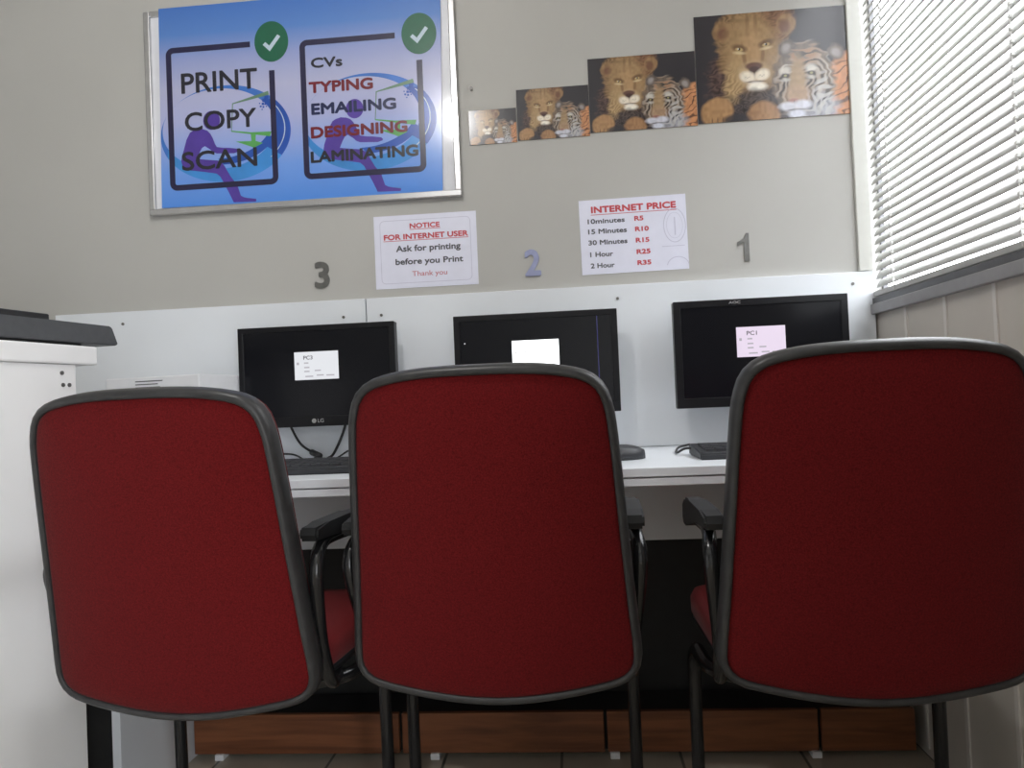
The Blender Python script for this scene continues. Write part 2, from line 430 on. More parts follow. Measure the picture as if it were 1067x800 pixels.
# ------------------------------------------------------------------ counter on the left
CA = math.radians(-8)
counter = empty('counter_cabinet', (-1.842, -0.665, 0), CA)
tag(counter, 'tall white counter cabinet with overhanging top, left of the red chairs', 'counter')
def cpart(o): o.parent = counter; return o
body = cpart(bx('cabinet_body', (-0.36, 0.0, -1.75, 0.0, 0.0, 1.026), M_lamc, None, 0.001))
cpart(bx('countertop', (-0.38, 0.006, -1.78, 0.055, 1.027, 1.066), M_lamc, None, 0.004))
for y, zz in ((-0.034, 0.985), (-0.018, 0.985), (-0.036, 1.009)):
    bm = bmesh.new(); cyl(bm, (0.0005, y, zz), (1, 0, 0), 0.0042, 0.003, 12)
    finish('screw', bm, M_screw, body)

printer = empty('printer', (-1.842, -0.665, 1.066), CA)
tag(printer, 'flat dark grey printer with black lid lying on top of the white counter', 'printer')
bm = bmesh.new()
# side profile (y, z) swept across x, sloped rear end
pf = [(-0.95, 0.008), (0.132, 0.008), (0.138, 0.012), (0.122, 0.046), (0.116, 0.050), (-0.95, 0.050)]
a = [bm.verts.new((-0.36, y, q)) for y, q in pf]; b = [bm.verts.new((-0.012, y, q)) for y, q in pf]
bm.faces.new(a[::-1]); bm.faces.new(b)
for i in range(len(pf)):
    j = (i + 1) % len(pf); bm.faces.new((a[i], a[j], b[j], b[i]))
bmesh.ops.bevel(bm, geom=list(bm.edges), offset=0.002, segments=2, affect='EDGES')
finish('printer_body', bm, M_print, printer)
bm = bmesh.new(); box(bm, -0.35, -0.024, -0.93, 0.045, 0.0, 0.008, 0.002)
finish('printer_base', bm, M_lid, printer)
bm = bmesh.new(); box(bm, -0.345, -0.03, -0.93, -0.030, 0.050, 0.064, 0.003)
finish('lid', bm, M_lid, printer)
bm = bmesh.new(); box(bm, -0.30, -0.06, -0.60, -0.130, 0.082, 0.089, 0.003); box(bm, -0.29, -0.08, -0.62, -0.58, 0.064, 0.088)
finish('paper_flap', bm, M_lid, printer)

# ------------------------------------------------------------------ chairs
TH = math.radians(10)
UV = Vector((0, -math.sin(TH), math.cos(TH))); NV = Vector((0, -math.cos(TH), -math.sin(TH)))
def back_outline(n=110):
    half = [(0, 0.531), (0.05, 0.5305), (0.10, 0.527), (0.145, 0.519), (0.172, 0.508), (0.190, 0.490), (0.199, 0.467), (0.205, 0.435), (0.2115, 0.35), (0.2175, 0.25), (0.2255, 0.13),
            (0.231, 0.055), (0.229, 0.030), (0.218, 0.010), (0.195, -0.004), (0.150, -0.0135), (0.10, -0.021), (0.05, -0.0265), (0, -0.0285)]
    half = [(x * 1.033, v) for x, v in half]
    pts = [(x, 0, v) for x, v in half] + [(-x, 0, v) for x, v in half[::-1][1:-1]]
    P = [Vector(p) for p in pts]; m = len(P); d = []
    for i in range(m):
        p0, p1, p2, p3 = P[i - 1], P[i], P[(i + 1) % m], P[(i + 2) % m]
        for j in range(8):
            t = j / 8
            d.append(0.5 * ((2 * p1) + (p2 - p0) * t + (2 * p0 - 5 * p1 + 4 * p2 - p3) * t * t + (3 * p1 - p0 - 3 * p2 + p3) * t ** 3))
    L = [0]
    for i in range(len(d)): L.append(L[-1] + (d[(i + 1) % len(d)] - d[i]).length)
    out = []
    for k in range(n):
        s = L[-1] * k / n; i = max(j for j in range(len(d)) if L[j] <= s)
        t = (s - L[i]) / max(1e-9, L[i + 1] - L[i]); out.append(d[i].lerp(d[(i + 1) % len(d)], t))
    return [(p.x, p.z) for p in out]
OUT = back_outline()
def inset(poly, dd):
    n = len(poly); out = []
    for i in range(n):
        a = Vector(poly[i - 1]); c = Vector(poly[(i + 1) % n]); t = (c - a).normalized()
        out.append((poly[i][0] + t.y * dd, poly[i][1] - t.x * dd))
    return out
_t = inset(OUT, 0.01)
SGN = 1 if max(p[0] for p in _t) < max(p[0] for p in OUT) else -1
def bpos(x, v, d):
    k = -0.40 * x * x                                    # the back wraps slightly round the sitter
    return Vector((x, 0, 0.45)) + UV * v + NV * (d + k)
def ring(bm, dd, depth):
    return [bm.verts.new(bpos(x, v, depth)) for x, v in inset(OUT, SGN * dd)]
def scaled(bm, base, s, depth):
    cv = 0.25
    return [bm.verts.new(bpos(x * s, cv + (v - cv) * s, depth)) for x, v in inset(OUT, SGN * base)]
def bridge(bm, a, b):
    n = len(a)
    for i in range(n): bm.faces.new((a[i], a[(i + 1) % n], b[(i + 1) % n], b[i]))
def seat_outline(n=72):
    out = []
    for k in range(n):
        a = 2 * PI * k / n; e = 0.28
        cx = math.copysign(abs(math.cos(a)) ** e, math.cos(a)); cy = math.copysign(abs(math.sin(a)) ** e, math.sin(a))
        out.append((0.222 * cx * (1 + 0.03 * cy), 0.265 + 0.215 * cy))
    return out
def make_chair():
    root = empty('visitor_chair')
    # upholstered back
    bm = bmesh.new()
    r = [ring(bm, 0.011, 0.002), ring(bm, 0.0135, 0.007), ring(bm, 0.021, 0.0100), ring(bm, 0.045, 0.013), scaled(bm, 0.045, 0.8, 0.017), scaled(bm, 0.045, 0.5, 0.020), scaled(bm, 0.045, 0.22, 0.021)]
    for a, b in zip(r, r[1:]): bridge(bm, a, b)
    bm.faces.new(r[-1])
    f = [ring(bm, 0.012, -0.020), ring(bm, 0.010, -0.040), ring(bm, 0.020, -0.056), ring(bm, 0.045, -0.064), scaled(bm, 0.045, 0.7, -0.070), scaled(bm, 0.045, 0.3, -0.072)]
    bridge(bm, r[0], f[0])
    for a, b in zip(f, f[1:]): bridge(bm, a, b)
    bm.faces.new(f[-1])
    finish('backrest', bm, M_red, root, True)
    # plastic edge profile
    bm = bmesh.new()
    pr = [(0.0150, 0.003), (0.0145, 0.0100), (0.0120, 0.0128), (0.0080, 0.0132), (0.0042, 0.0112), (0.0010, 0.0065), (0.0, 0.0), (0.0, -0.012), (0.002, -0.020), (0.007, -0.024), (0.013, -0.024), (0.014, -0.01)]
    rs = [ring(bm, a, b) for a, b in pr]
    for a, b in zip(rs, rs[1:] + rs[:1]): bridge(bm, a, b)
    finish('backrest_edge', bm, M_rim, root, True)
    # seat
    so = seat_outline()
    bm = bmesh.new()
    def sring(s, z): return [bm.verts.new((x * s, 0.265 + (y - 0.265) * s, z)) for x, y in so]
    rs = [sring(0.97, 0.453), sring(1.0, 0.463), sring(1.0, 0.488), sring(0.97, 0.502), sring(0.88, 0.510), sring(0.6, 0.514), sring(0.25, 0.513)]
    for a, b in zip(rs, rs[1:]): bridge(bm, a, b)
    bm.faces.new(rs[-1]); bm.faces.new(rs[0][::-1])
    finish('seat', bm, M_red, root, True)
    bm = bmesh.new()
    rs = [sring(0.88, 0.436), sring(0.96, 0.440), sring(0.985, 0.449), sring(0.985, 0.460), sring(0.96, 0.462)]
    for a, b in zip(rs, rs[1:]): bridge(bm, a, b)
    bm.faces.new(rs[-1]); bm.faces.new(rs[0][::-1])
    finish('seat_shell', bm, M_pad, root, True)
    # cantilever frame: one bent tube
    bm = bmesh.new()
    pts = [(0.0, 0.14, 0.422), (0.17, 0.14, 0.422), (0.226, 0.18, 0.422), (0.232, 0.345, 0.422), (0.232, 0.352, 0.014), (0.232, -0.06, 0.014), (0.0, -0.075, 0.014)]
    pts = pts + [(-x, y, z) for x, y, z in pts[::-1][1:]]
    tube(bm, round_path(pts[1:-1], 0.07), 0.0128, 14)
    tube(bm, [(-0.175, 0.14, 0.422), (0.175, 0.14, 0.422)], 0.0128, 14)
    finish('cantilever_frame', bm, M_tube, root, True)
    for x in (-0.06, 0.06):
        bm = bmesh.new(); tube(bm, round_path([(x, 0.20, 0.430), (x, 0.060, 0.430), (x, 0.030, 0.56)], 0.05), 0.009, 10)
        finish('back_support', bm, M_tube, root, True)
    for s in (-1, 1):
        bm = bmesh.new()
        p = [(s * 0.200, 0.19, 0.424), (s * 0.222, 0.10, 0.440), (s * 0.228, 0.050, 0.52), (s * 0.240, 0.012, 0.62), (s * 0.242, 0.010, 0.664), (s * 0.237, 0.045, 0.690), (s * 0.235, 0.10, 0.694), (s * 0.235, 0.235, 0.688)]
        tube(bm, smooth_path(p, 8), 0.0115, 12)
        finish('arm_tube', bm, M_tube, root, True)
        bm = bmesh.new()
        prof = [(0.0, 0.702), (-0.004, 0.712), (0.0, 0.724), (0.05, 0.7265), (0.17, 0.7265), (0.235, 0.722), (0.262, 0.708), (0.266, 0.680), (0.252, 0.668), (0.22, 0.672), (0.10, 0.698)]
        a = [bm.verts.new((s * 0.235 - 0.016, y, z)) for y, z in prof]; b = [bm.verts.new((s * 0.235 + 0.016, y, z)) for y, z in prof]
        bm.faces.new(a); bm.faces.new(b[::-1])
        for i in range(len(prof)):
            j = (i + 1) % len(prof); bm.faces.new((a[i], b[i], b[j], a[j]))
        bmesh.ops.bevel(bm, geom=[e for e in bm.edges if abs(e.verts[0].co.x - e.verts[1].co.x) < 1e-6], offset=0.004, segments=2, affect='EDGES')
        finish('arm_pad', bm, M_pad, root)
    return root
def copy_tree(o, parent=None):
    c = o.copy(); COL.objects.link(c)
    if parent is not None: c.parent = parent
    for ch in list(o.children): copy_tree(ch, c)
    return c
chair0 = make_chair()
chairs = [((-0.976, -0.900, 0), -0.03, 'middle red fabric chair with dark plastic rim, standing below wall number 2'),
          ((-1.5015, -0.918, 0), -0.075, 'left red fabric chair with dark plastic rim, standing beside the white counter'),
          ((-0.386, -0.940, 0), -0.012, 'right red fabric chair in shade, standing beside the window wall')]
for i, (loc, rz, lab) in enumerate(chairs):
    c = chair0 if i == 0 else copy_tree(chair0)
    c.location = loc; c.rotation_euler = (0, 0, rz)
    for ch in c.children:
        if ch.name.startswith(('backrest', 'back_support')): ch.location.z = (0.0, -0.0135, 0.007)[i]     # the backs sit at slightly different heights
    tag(c, lab, 'chair', 'red chairs in front of the computer desk')

# ------------------------------------------------------------------ monitors
def monitor(x0, x1, z0, z1, label, dlg, tx, num, bez, bot, side=0):
    yb, yf = -0.078, -0.120
    cx, cz = (x0 + x1) / 2, (z0 + z1) / 2
    root = empty('computer_monitor', (cx, -0.10, z0))
    tag(root, label, 'monitor', 'black monitors mounted on the white back board')
    bm = bmesh.new()
    box(bm, x0, x1, yf + 0.004, yb - 0.006, z0, z1, 0.003)
    box(bm, cx - 0.15, cx + 0.15, yb - 0.006, yb + 0.012, cz - 0.09, cz + 0.08, 0.004)
    local(finish('casing', bm, M_blk), root)
    bm = bmesh.new()
    box(bm, x0, x1, yf, yf + 0.006, z1 - bez, z1, 0.002); box(bm, x0, x1, yf, yf + 0.006, z0, z0 + bot, 0.002)
    box(bm, x0, x0 + bez, yf, yf + 0.006, z0 + bot - 0.002, z1 - bez + 0.002, 0.002); box(bm, x1 - bez, x1, yf, yf + 0.006, z0 + bot - 0.002, z1 - bez + 0.002, 0.002)
    bz = local(finish('bezel', bm, M_blk), root)
    sc = local(bx('screen', (x0 + bez, x1 - bez, yf + 0.0025, yf + 0.005, z0 + bot, z1 - bez), M_screen), root)
    bm = bmesh.new(); box(bm, cx - 0.05, cx + 0.05, yb + 0.012, -0.0172, cz - 0.06, cz + 0.04, 0.002)
    local(finish('wall_bracket', bm, M_blk), root)
    dx0, dx1, dz0, dz1 = dlg
    def sub(o):
        o.parent = sc; return o
    w, h = dx1 - dx0, dz1 - dz0
    sub(bx('login_window', (dx0, dx1, yf + 0.0018, yf + 0.0025, dz0, dz1), {3: M_dlg3, 2: M_dlg2, 1: M_dlg1}[num]))
    dm, fm = (M_dtxt, M_dfnt) if num != 2 else (M_dtxt2, M_dtxt2)
    bm = bmesh.new(); letters(bm, 'PC%d' % num, dx0 + 0.21 * w, dx0 + 0.42 * w, dz0 + 0.72 * h, dz0 + 0.86 * h, yf + 0.0012, 0.02)
    sub(finish('lettering', bm, dm))
    bm = bmesh.new()
    for u0, u1, v in ((0.22, 0.32, 0.60), (0.22, 0.34, 0.44), (0.22, 0.34, 0.30), (0.46, 0.60, 0.32), (0.24, 0.42, 0.12), (0.50, 0.66, 0.15), (0.72, 0.90, 0.14)):
        box(bm, dx0 + u0 * w, dx0 + u1 * w, yf + 0.0013, yf + 0.0018, dz0 + (v - 0.022) * h, dz0 + (v + 0.022) * h)
    box(bm, dx0 + 0.055 * w, dx0 + 0.105 * w, yf + 0.0013, yf + 0.0018, dz0 + 0.54 * h, dz0 + 0.63 * h)
    sub(finish('small_print', bm, fm))
    if num == 3:
        bm = bmesh.new()
        cyl(bm, (-1.537, yf - 0.0003, 0.8815), (0, 1, 0), 0.0062, 0.0008, 20)
        letters(bm, 'LG', -1.527, -1.510, 0.8765, 0.8868, yf - 0.0005, 0.02)
        o = finish('logo', bm, M_logo); o.parent = bz
    if num == 1:
        bm = bmesh.new(); letters(bm, 'AOC', -0.415, -0.385, z1 - 0.0125, z1 - 0.0055, yf - 0.0005, 0.03)
        o = finish('logo', bm, M_logo); o.parent = bz
    if num == 2:
        sub(bx('blue_line', (-0.7605, -0.7585, yf + 0.002, yf + 0.0025, z0 + bot, z1 - bez), M_bline))
        sub(bx('bright_pixel', (-1.1165, -1.1135, yf + 0.002, yf + 0.0025, 1.070, 1.073), M_dlg3))
    return root
monitor(-1.745, -1.306, 0.866, 1.143, 'left black monitor showing PC3, on the white board behind the left and middle chairs', (-1.587, -1.464, 0.994, 1.0705), 0, 3, 0.016, 0.028)
monitor(-1.144, -0.706, 0.874, 1.146, 'middle black monitor with a brightly lit window on screen, above the middle chair', (-0.988, -0.863, 0.996, 1.0725), 0, 2, 0.017, 0.026)
monitor(-0.559, -0.113, 0.873, 1.154, 'right black monitor with a pinkish PC1 window, behind the right chair', (-0.399, -0.274, 1.001, 1.0795), 0, 1, 0.019, 0.026)

# ------------------------------------------------------------------ things on the desk
DZ = 0.770
def keyboard(cx, y0, label, w=0.44, dp=0.155, rz=0.0):
    root = empty('keyboard', (cx, y0, DZ), rz)
    tag(root, label, 'keyboard', 'dark keyboards on the white desk')
    bm = bmesh.new()
    pf = [(0, 0.0), (0, 0.013), (0.006, 0.016), (dp - 0.03, 0.023), (dp - 0.004, 0.026), (dp, 0.022), (dp, 0.0)]
    a = [bm.verts.new((-w / 2, y, q)) for y, q in pf]; b = [bm.verts.new((w / 2, y, q)) for y, q in pf]
    bm.faces.new(a[::-1]); bm.faces.new(b)
    for i in range(len(pf)):
        j = (i + 1) % len(pf); bm.faces.new((a[i], a[j], b[j], b[i]))
    bmesh.ops.bevel(bm, geom=[e for e in bm.edges], offset=0.003, segments=2, affect='EDGES')
    finish('keyboard_case', bm, M_kbd, root)
    bm = bmesh.new()
    for r in range(5):
        y = 0.018 + r * 0.0225; q = 0.0165 + 0.0075 * r / 5
        n = 19; pitch_ = (w - 0.03) / n
        for k in range(n):
            if r == 0 and 4 <= k <= 8:
                if k == 4: box(bm, -w / 2 + 0.015 + k * pitch_, -w / 2 + 0.015 + (k + 5) * pitch_ - 0.002, y, y + 0.019, q - 0.002, q + 0.006)
                continue
            box(bm, -w / 2 + 0.015 + k * pitch_, -w / 2 + 0.015 + (k + 1) * pitch_ - 0.002, y, y + 0.019, q - 0.002, q + 0.006)
    finish('keys', bm, M_key, root)
    return root
keyboard(-1.50, -0.505, 'dark keyboard on the desk under the left monitor, between left and middle chairs', 0.46, 0.165)
keyboard(-0.345, -0.490, 'dark keyboard on the desk under the right monitor, beside the right chair', 0.44, 0.165)
bm = bmesh.new(); tube(bm, smooth_path([(-0.552, -0.355, DZ + 0.016), (-0.578, -0.352, DZ + 0.016), (-0.592, -0.330, DZ + 0.006), (-0.585, -0.25, DZ + 0.003), (-0.56, -0.12, DZ + 0.003), (-0.52, -0.03, DZ + 0.003)]), 0.0028, 8)
tag(finish('keyboard_cable', bm, M_cable, None, True), 'short black cable leaving the left end of the right-hand keyboard', 'cable')
mouse = empty('computer_mouse', (-0.728, -0.405, DZ), math.radians(-72))
tag(mouse, 'dark grey computer mouse on the white desk beside the middle chair', 'mouse')
bm = bmesh.new()
rows = []
for i in range(9):
    t = i / 8; y = -0.055 + 0.11 * t; hh = 0.034 * (math.sin(PI * (0.10 + 0.80 * t)) ** 0.45); ww = 0.031 * (1 - 0.75 * abs(2 * t - 1) ** 3.2)
    rows.append([bm.verts.new((ww * math.cos(a), y, 0.001 + hh * max(0, math.sin(a)) ** 0.75)) for a in (PI * k / 12 for k in range(13))])
for a, b in zip(rows, rows[1:]):
    for k in range(12): bm.faces.new((a[k], a[k + 1], b[k + 1], b[k]))
    bm.faces.new((a[0], b[0], b[-1], a[-1]))
bm.faces.new(rows[0]); bm.faces.new(rows[-1][::-1])
finish('mouse_shell', bm, M_kbd, mouse, True)
bm = bmesh.new(); cyl(bm, (0, 0.032, 0.0225), (1, 0, 0), 0.007, 0.007, 14)
finish('scroll_wheel', bm, M_pad, mouse)

def cable(pts, label, r=0.0032, plug=None):
    bm = bmesh.new(); tube(bm, smooth_path(pts), r, 8)
    if plug: tube(bm, [plug[0], plug[1]], 0.0085, 10)
    tag(finish('cable', bm, M_cable, None, True), label, 'cable', 'black cables under the left monitor')
cable([(-1.635, -0.060, 0.895), (-1.632, -0.035, 0.858), (-1.610, -0.030, 0.815), (-1.575, -0.032, 0.790), (-1.556, -0.045, 0.783), (-1.550, -0.09, 0.777)], 'black cable with a thick plug hanging down left of the emblem on the left monitor', 0.0036, ((-1.578, -0.032, 0.791), (-1.545, -0.060, 0.781)))
cable([(-1.470, -0.060, 0.900), (-1.478, -0.034, 0.862), (-1.500, -0.030, 0.812), (-1.516, -0.036, 0.782), (-1.520, -0.07, 0.775)], 'black cable slanting down from the left monitor close beside the middle chair', 0.0038)
cable([(-1.80, -0.040, 0.790), (-1.72, -0.030, 0.789), (-1.64, -0.028, 0.787), (-1.585, -0.075, 0.7735), (-1.555, -0.10, 0.7735)], 'thin black cable lying flat along the back of the desk', 0.0026)
cable([(-1.430, -0.028, 0.798), (-1.470, -0.030, 0.792), (-1.500, -0.06, 0.7735), (-1.530, -0.12, 0.7735)], 'thin black cable curving along the desk beside the middle chair', 0.0024)

carton = empty('white_carton', (-1.905, -0.160, DZ), math.radians(-11))
tag(carton, 'white box with small dark printed lines on the desk behind the left chair', 'box')
bx('carton_body', (-0.145, 0.145, -0.09, 0.09, 0.0, 0.246), M_white, carton, 0.003)
bm = bmesh.new()
for k, (a, b) in enumerate(((-0.095, -0.010), (-0.095, -0.025), (-0.095, -0.018), (-0.095, -0.025))):
    box(bm, a + 0.045, b + 0.045, -0.0906, -0.0899, 0.2335 - k * 0.008, 0.2360 - k * 0.008)
finish('printed_lines', bm, M_inkblk, carton)

# ------------------------------------------------------------------ poster on the wall
FX0, FX1, FZ0, FZ1 = -2.043, -1.119, 1.4985, 2.1045
pb = empty('advertising_poster', (-1.58, 0, 1.80))
tag(pb, 'large blue framed poster listing printing, typing and laminating services, on the wall', 'poster')
local(bx('backing_sheet', (FX0 + 0.006, FX1 - 0.006, -0.010, -0.0005, FZ0 + 0.006, FZ1 - 0.006), M_margin), pb)
bm = bmesh.new(); fwid = 0.019
box(bm, FX0, FX1, -0.020, -0.0005, FZ0, FZ0 + fwid, 0.003); box(bm, FX0, FX1, -0.0145, -0.0005, FZ1 - fwid, FZ1, 0.003)
box(bm, FX0, FX0 + fwid, -0.020, -0.0005, FZ0 + fwid - 0.003, FZ1 - 0.004, 0.003); box(bm, FX1 - fwid, FX1, -0.020, -0.0005, FZ0 + fwid - 0.003, FZ1 - 0.004, 0.003)
local(finish('poster_frame', bm, M_alu), pb)
bm = bmesh.new()
prism_xz(bm, [(-2.006, FZ0 + 0.021), (-1.174, FZ0 + 0.017), (-1.157, 2.1085), (-1.996, 2.1085)], -0.0155, -0.0145)
pr_ = local(finish('poster_print', bm, M_poster), pb)
def art(o): o.parent = pr_; return o
def sheet(name, m, fn):
    bm = bmesh.new(); fn(bm); return art(finish(name, bm, m))
def L_(k): return -0.0155 - 0.00012 * k, -0.0155 - 0.00012 * (k - 0.6)       # printed layers, one over another
def ring_band(bm, outer, inner, a0, a1, y0, y1, n=64):
    P = []
    for k in range(n + 1):
        a = a0 + (a1 - a0) * k / n
        o_ = (outer[0] + outer[2] * math.cos(a), outer[1] + outer[3] * math.sin(a)); i_ = (inner[0] + inner[2] * math.cos(a), inner[1] + inner[3] * math.sin(a))
        P.append((o_, i_))
    va = [[bm.verts.new((p[0], y, p[1])) for p in Q] for y in (y0, y1) for Q in P]
    m = n + 1
    for k in range(n):
        bm.faces.new((va[k][0], va[k + 1][0], va[k + 1][1], va[k][1])); bm.faces.new((va[m + k][0], va[m + k][1], va[m + k + 1][1], va[m + k + 1][0]))
BODY = [(-1.913, 1.735), (-1.903, 1.741), (-1.888, 1.745), (-1.872, 1.743), (-1.86, 1.738), (-1.851, 1.728), (-1.844, 1.714), (-1.838, 1.697), (-1.833, 1.688), (-1.815, 1.6845), (-1.796, 1.683), (-1.772, 1.679), (-1.767, 1.674), (-1.768, 1.67), (-1.782, 1.666), (-1.834, 1.669), (-1.845, 1.674), (-1.853, 1.682), (-1.869, 1.693), (-1.878, 1.688), (-1.884, 1.678), (-1.894, 1.657), (-1.86, 1.652), (-1.83, 1.648), (-1.819, 1.641), (-1.812, 1.631), (-1.794, 1.598), (-1.776, 1.574), (-1.766, 1.541), (-1.757, 1.536), (-1.745, 1.533), (-1.721, 1.529), (-1.720, 1.524), (-1.722, 1.521), (-1.788, 1.523), (-1.801, 1.552), (-1.818, 1.586), (-1.825, 1.600), (-1.836, 1.61), (-1.87, 1.617), (-1.912, 1.624), (-1.927, 1.628), (-1.935, 1.635), (-1.940, 1.644), (-1.942, 1.654), (-1.939, 1.67), (-1.933, 1.686), (-1.924, 1.715)]
def artwork(dx, dz):
    oc = (-1.806 + dx, 1.726 + dz, 0.196, 0.141); ic = (-1.826 + dx, 1.741 + dz, 0.170, 0.118)
    lo2 = (-1.806 + dx, 1.722 + dz, 0.190, 0.139); li2 = (-1.822 + dx, 1.738 + dz, 0.176, 0.124)
    sheet('swirl', M_swm, lambda bm: ring_band(bm, oc, ic, math.radians(35), math.radians(215), *L_(1)))
    sheet('swirl', M_swl, lambda bm: ring_band(bm, oc, ic, math.radians(205), math.radians(335), *L_(1.4)))
    sheet('swirl', M_swd, lambda bm: ring_band(bm, oc, ic, math.radians(-32), math.radians(40), *L_(1.8)))
    sheet('swirl', M_swd, lambda bm: ring_band(bm, (ic[0] + 0.012, ic[1] - 0.002, 0.163, 0.104), (ic[0] - 0.004, ic[1] + 0.008, 0.160, 0.096), math.radians(270), math.radians(340), *L_(2.2)))
    sheet('swirl', M_tick, lambda bm: ring_band(bm, (oc[0] - 0.010, oc[1] + 0.006, 0.190, 0.130), (oc[0] - 0.013, oc[1] + 0.006, 0.190, 0.130), math.radians(-40), math.radians(38), *L_(2.6)))
    def mon_(bm):
        stroke(bm, [(-1.672 + dx, 1.835 + dz), (-1.781 + dx, 1.811 + dz), (-1.787 + dx, 1.731 + dz)], [0.012, 0.003, 0.002], *L_(3))
    sheet('monitor_drawing', M_gr2, mon_)
    def mon2(bm):
        prism_xz(bm, [(-1.789 + dx, 1.733 + dz), (-1.787 + dx, 1.729 + dz), (-1.672 + dx, 1.708 + dz), (-1.668 + dx, 1.722 + dz), (-1.73 + dx, 1.724 + dz)], *L_(3))
        prism_xz(bm, [(-1.730 + dx, 1.722 + dz), (-1.728 + dx, 1.698 + dz), (-1.776 + dx, 1.700 + dz), (-1.735 + dx, 1.684 + dz), (-1.722 + dx, 1.678 + dz), (-1.694 + dx, 1.690 + dz), (-1.716 + dx, 1.698 + dz), (-1.714 + dx, 1.722 + dz)], L_(3)[0] - 0.0001, L_(3)[1] - 0.0001)
    sheet('monitor_drawing', M_gr1, mon2)
    def dots(bm):
        for x, z, r in ((-1.679, 1.822, 0.007), (-1.686, 1.814, 0.006), (-1.676, 1.811, 0.005), (-1.690, 1.804, 0.004), (-1.683, 1.803, 0.003), (-1.697, 1.797, 0.003), (-1.689, 1.795, 0.003), (-1.680, 1.796, 0.002), (-1.700, 1.806, 0.002), (-1.693, 1.788, 0.002)):
            prism_xz(bm, [(x + dx - r, z + dz - r * 0.7), (x + dx + r * 0.8, z + dz - r), (x + dx + r, z + dz + r * 0.8), (x + dx - r * 0.8, z + dz + r * 0.9)], *L_(3))
    sheet('dot_pattern', M_swd, dots)
    def fig(bm):
        prism_xz(bm, [(x + dx, z + dz) for x, z in BODY], *L_(4))
        prism_xz(bm, ell(-1.846 + dx, 1.767 + dz, 0.0255, 0.028), *L_(4))
    sheet('seated_figure', M_purple, fig)
artwork(0.0, 0.0); artwork(0.4265, 0.003)
def rounded(x0, x1, z0, z1, r):
    p = []
    for cx, cz, a in ((x0 + r, z1 - r, 180), (x0 + r, z0 + r, 180), (x1 - r, z0 + r, 270)):
        pass
    return p
def panel_outline(x0, x1, z0, z1, xt, zr):
    def fn(bm):
        r = 0.014; pts = [(xt, z1), (x0 + r, z1)]
        for k in range(1, 6): a = PI / 2 + PI / 2 * k / 5; pts.append((x0 + r + r * math.cos(a), z1 - r + r * math.sin(a)))
        pts.append((x0, z0 + r))
        for k in range(1, 6): a = PI + PI / 2 * k / 5; pts.append((x0 + r + r * math.cos(a), z0 + r + r * math.sin(a)))
        pts.append((x1 - r, z0))
        for k in range(1, 6): a = 3 * PI / 2 + PI / 2 * k / 5; pts.append((x1 - r + r * math.cos(a), z0 + r + r * math.sin(a)))
        pts.append((x1, zr)); stroke(bm, pts, 0.0165, *L_(6))
    return fn
sheet('panel_outline', M_boxink, panel_outline(-1.970, -1.660, 1.576, 1.981, -1.722, 1.900))
sheet('panel_outline', M_boxink, panel_outline(-1.567, -1.226, 1.583, 1.972, -1.294, 1.896))
for cx, cz in ((-1.658, 1.984), (-1.224, 1.972)):
    sheet('tick_badge', M_green, lambda bm: prism_xz(bm, ell(cx, cz, 0.0505, 0.0595), *L_(6)))
    sheet('tick_mark', M_tick, lambda bm: stroke(bm, [(cx - 0.022, cz - 0.004), (cx - 0.006, cz - 0.020), (cx + 0.023, cz + 0.016)], 0.011, *L_(7)))
for m, rows_ in ((M_black, (('PRINT', -1.934, -1.704, 1.851, 1.911, 0.022), ('COPY', -1.927, -1.711, 1.739, 1.795, 0.022), ('SCAN', -1.940, -1.713, 1.624, 1.680, 0.022),
                            ('CVs', -1.543, -1.450, 1.896, 1.926, 0.04), ('LAMINATING', -1.554, -1.239, 1.621, 1.655, 0.05))),
                 (M_dred, (('TYPING', -1.552, -1.363, 1.823, 1.857, 0.05), ('DESIGNING', -1.551, -1.268, 1.692, 1.726, 0.05))),
                 (M_navy, (('EMAILING', -1.547, -1.298, 1.760, 1.794, 0.05),))):
    for t, a, b, c, d, bo in rows_:
        bm = bmesh.new(); letters(bm, t, a, b, c, d, L_(8)[0], bo, 0.0003)
        art(finish('lettering', bm, m))

# ------------------------------------------------------------------ the two paper notices
def paper(name, cx, cz, ang, label):
    r = empty(name, (cx, 0, cz)); r.rotation_euler = (0, ang, 0)
    tag(r, label, 'notice')
    return r, bx('paper_sheet', (-0.1485, 0.1485, -0.0016, -0.0004, -0.105, 0.105), M_paper, r)
def U(u): return -0.1485 + 0.297 * u
def V(v): return 0.105 - 0.210 * v
def text_lines(name, m, sheet_, lines, bold=0.015):
    bm = bmesh.new()
    for t, u0, u1, v0, v1 in lines: letters(bm, t, U(u0), U(u1), V(v1), V(v0), -0.0020, bold, 0.0003)
    return finish(name, bm, m, sheet_)
nt, ns = paper('user_notice', -1.2325, 1.353, 0.0, 'white paper notice asking internet users to ask before printing, under the poster')
text_lines('red_lettering', M_inkred, ns, (('NOTICE', 0.352, 0.646, 0.118, 0.190), ('FOR INTERNET USER', 0.094, 0.918, 0.258, 0.336)), 0.05)
text_lines('black_lettering', M_inkblk, ns, (('Ask for printing', 0.21, 0.84, 0.415, 0.528), ('before you Print', 0.20, 0.86, 0.595, 0.705)), 0.03)
text_lines('faded_lettering', M_inkpink, ns, (('Thank you', 0.36, 0.70, 0.775, 0.865),), 0.004)
bm = bmesh.new()
box(bm, U(0.35), U(0.65), -0.0019, -0.0016, V(0.206), V(0.198)); box(bm, U(0.09), U(0.92), -0.0019, -0.0016, V(0.354), V(0.346))
finish('underline', bm, M_inkred, ns)
bm = bmesh.new(); pts = []
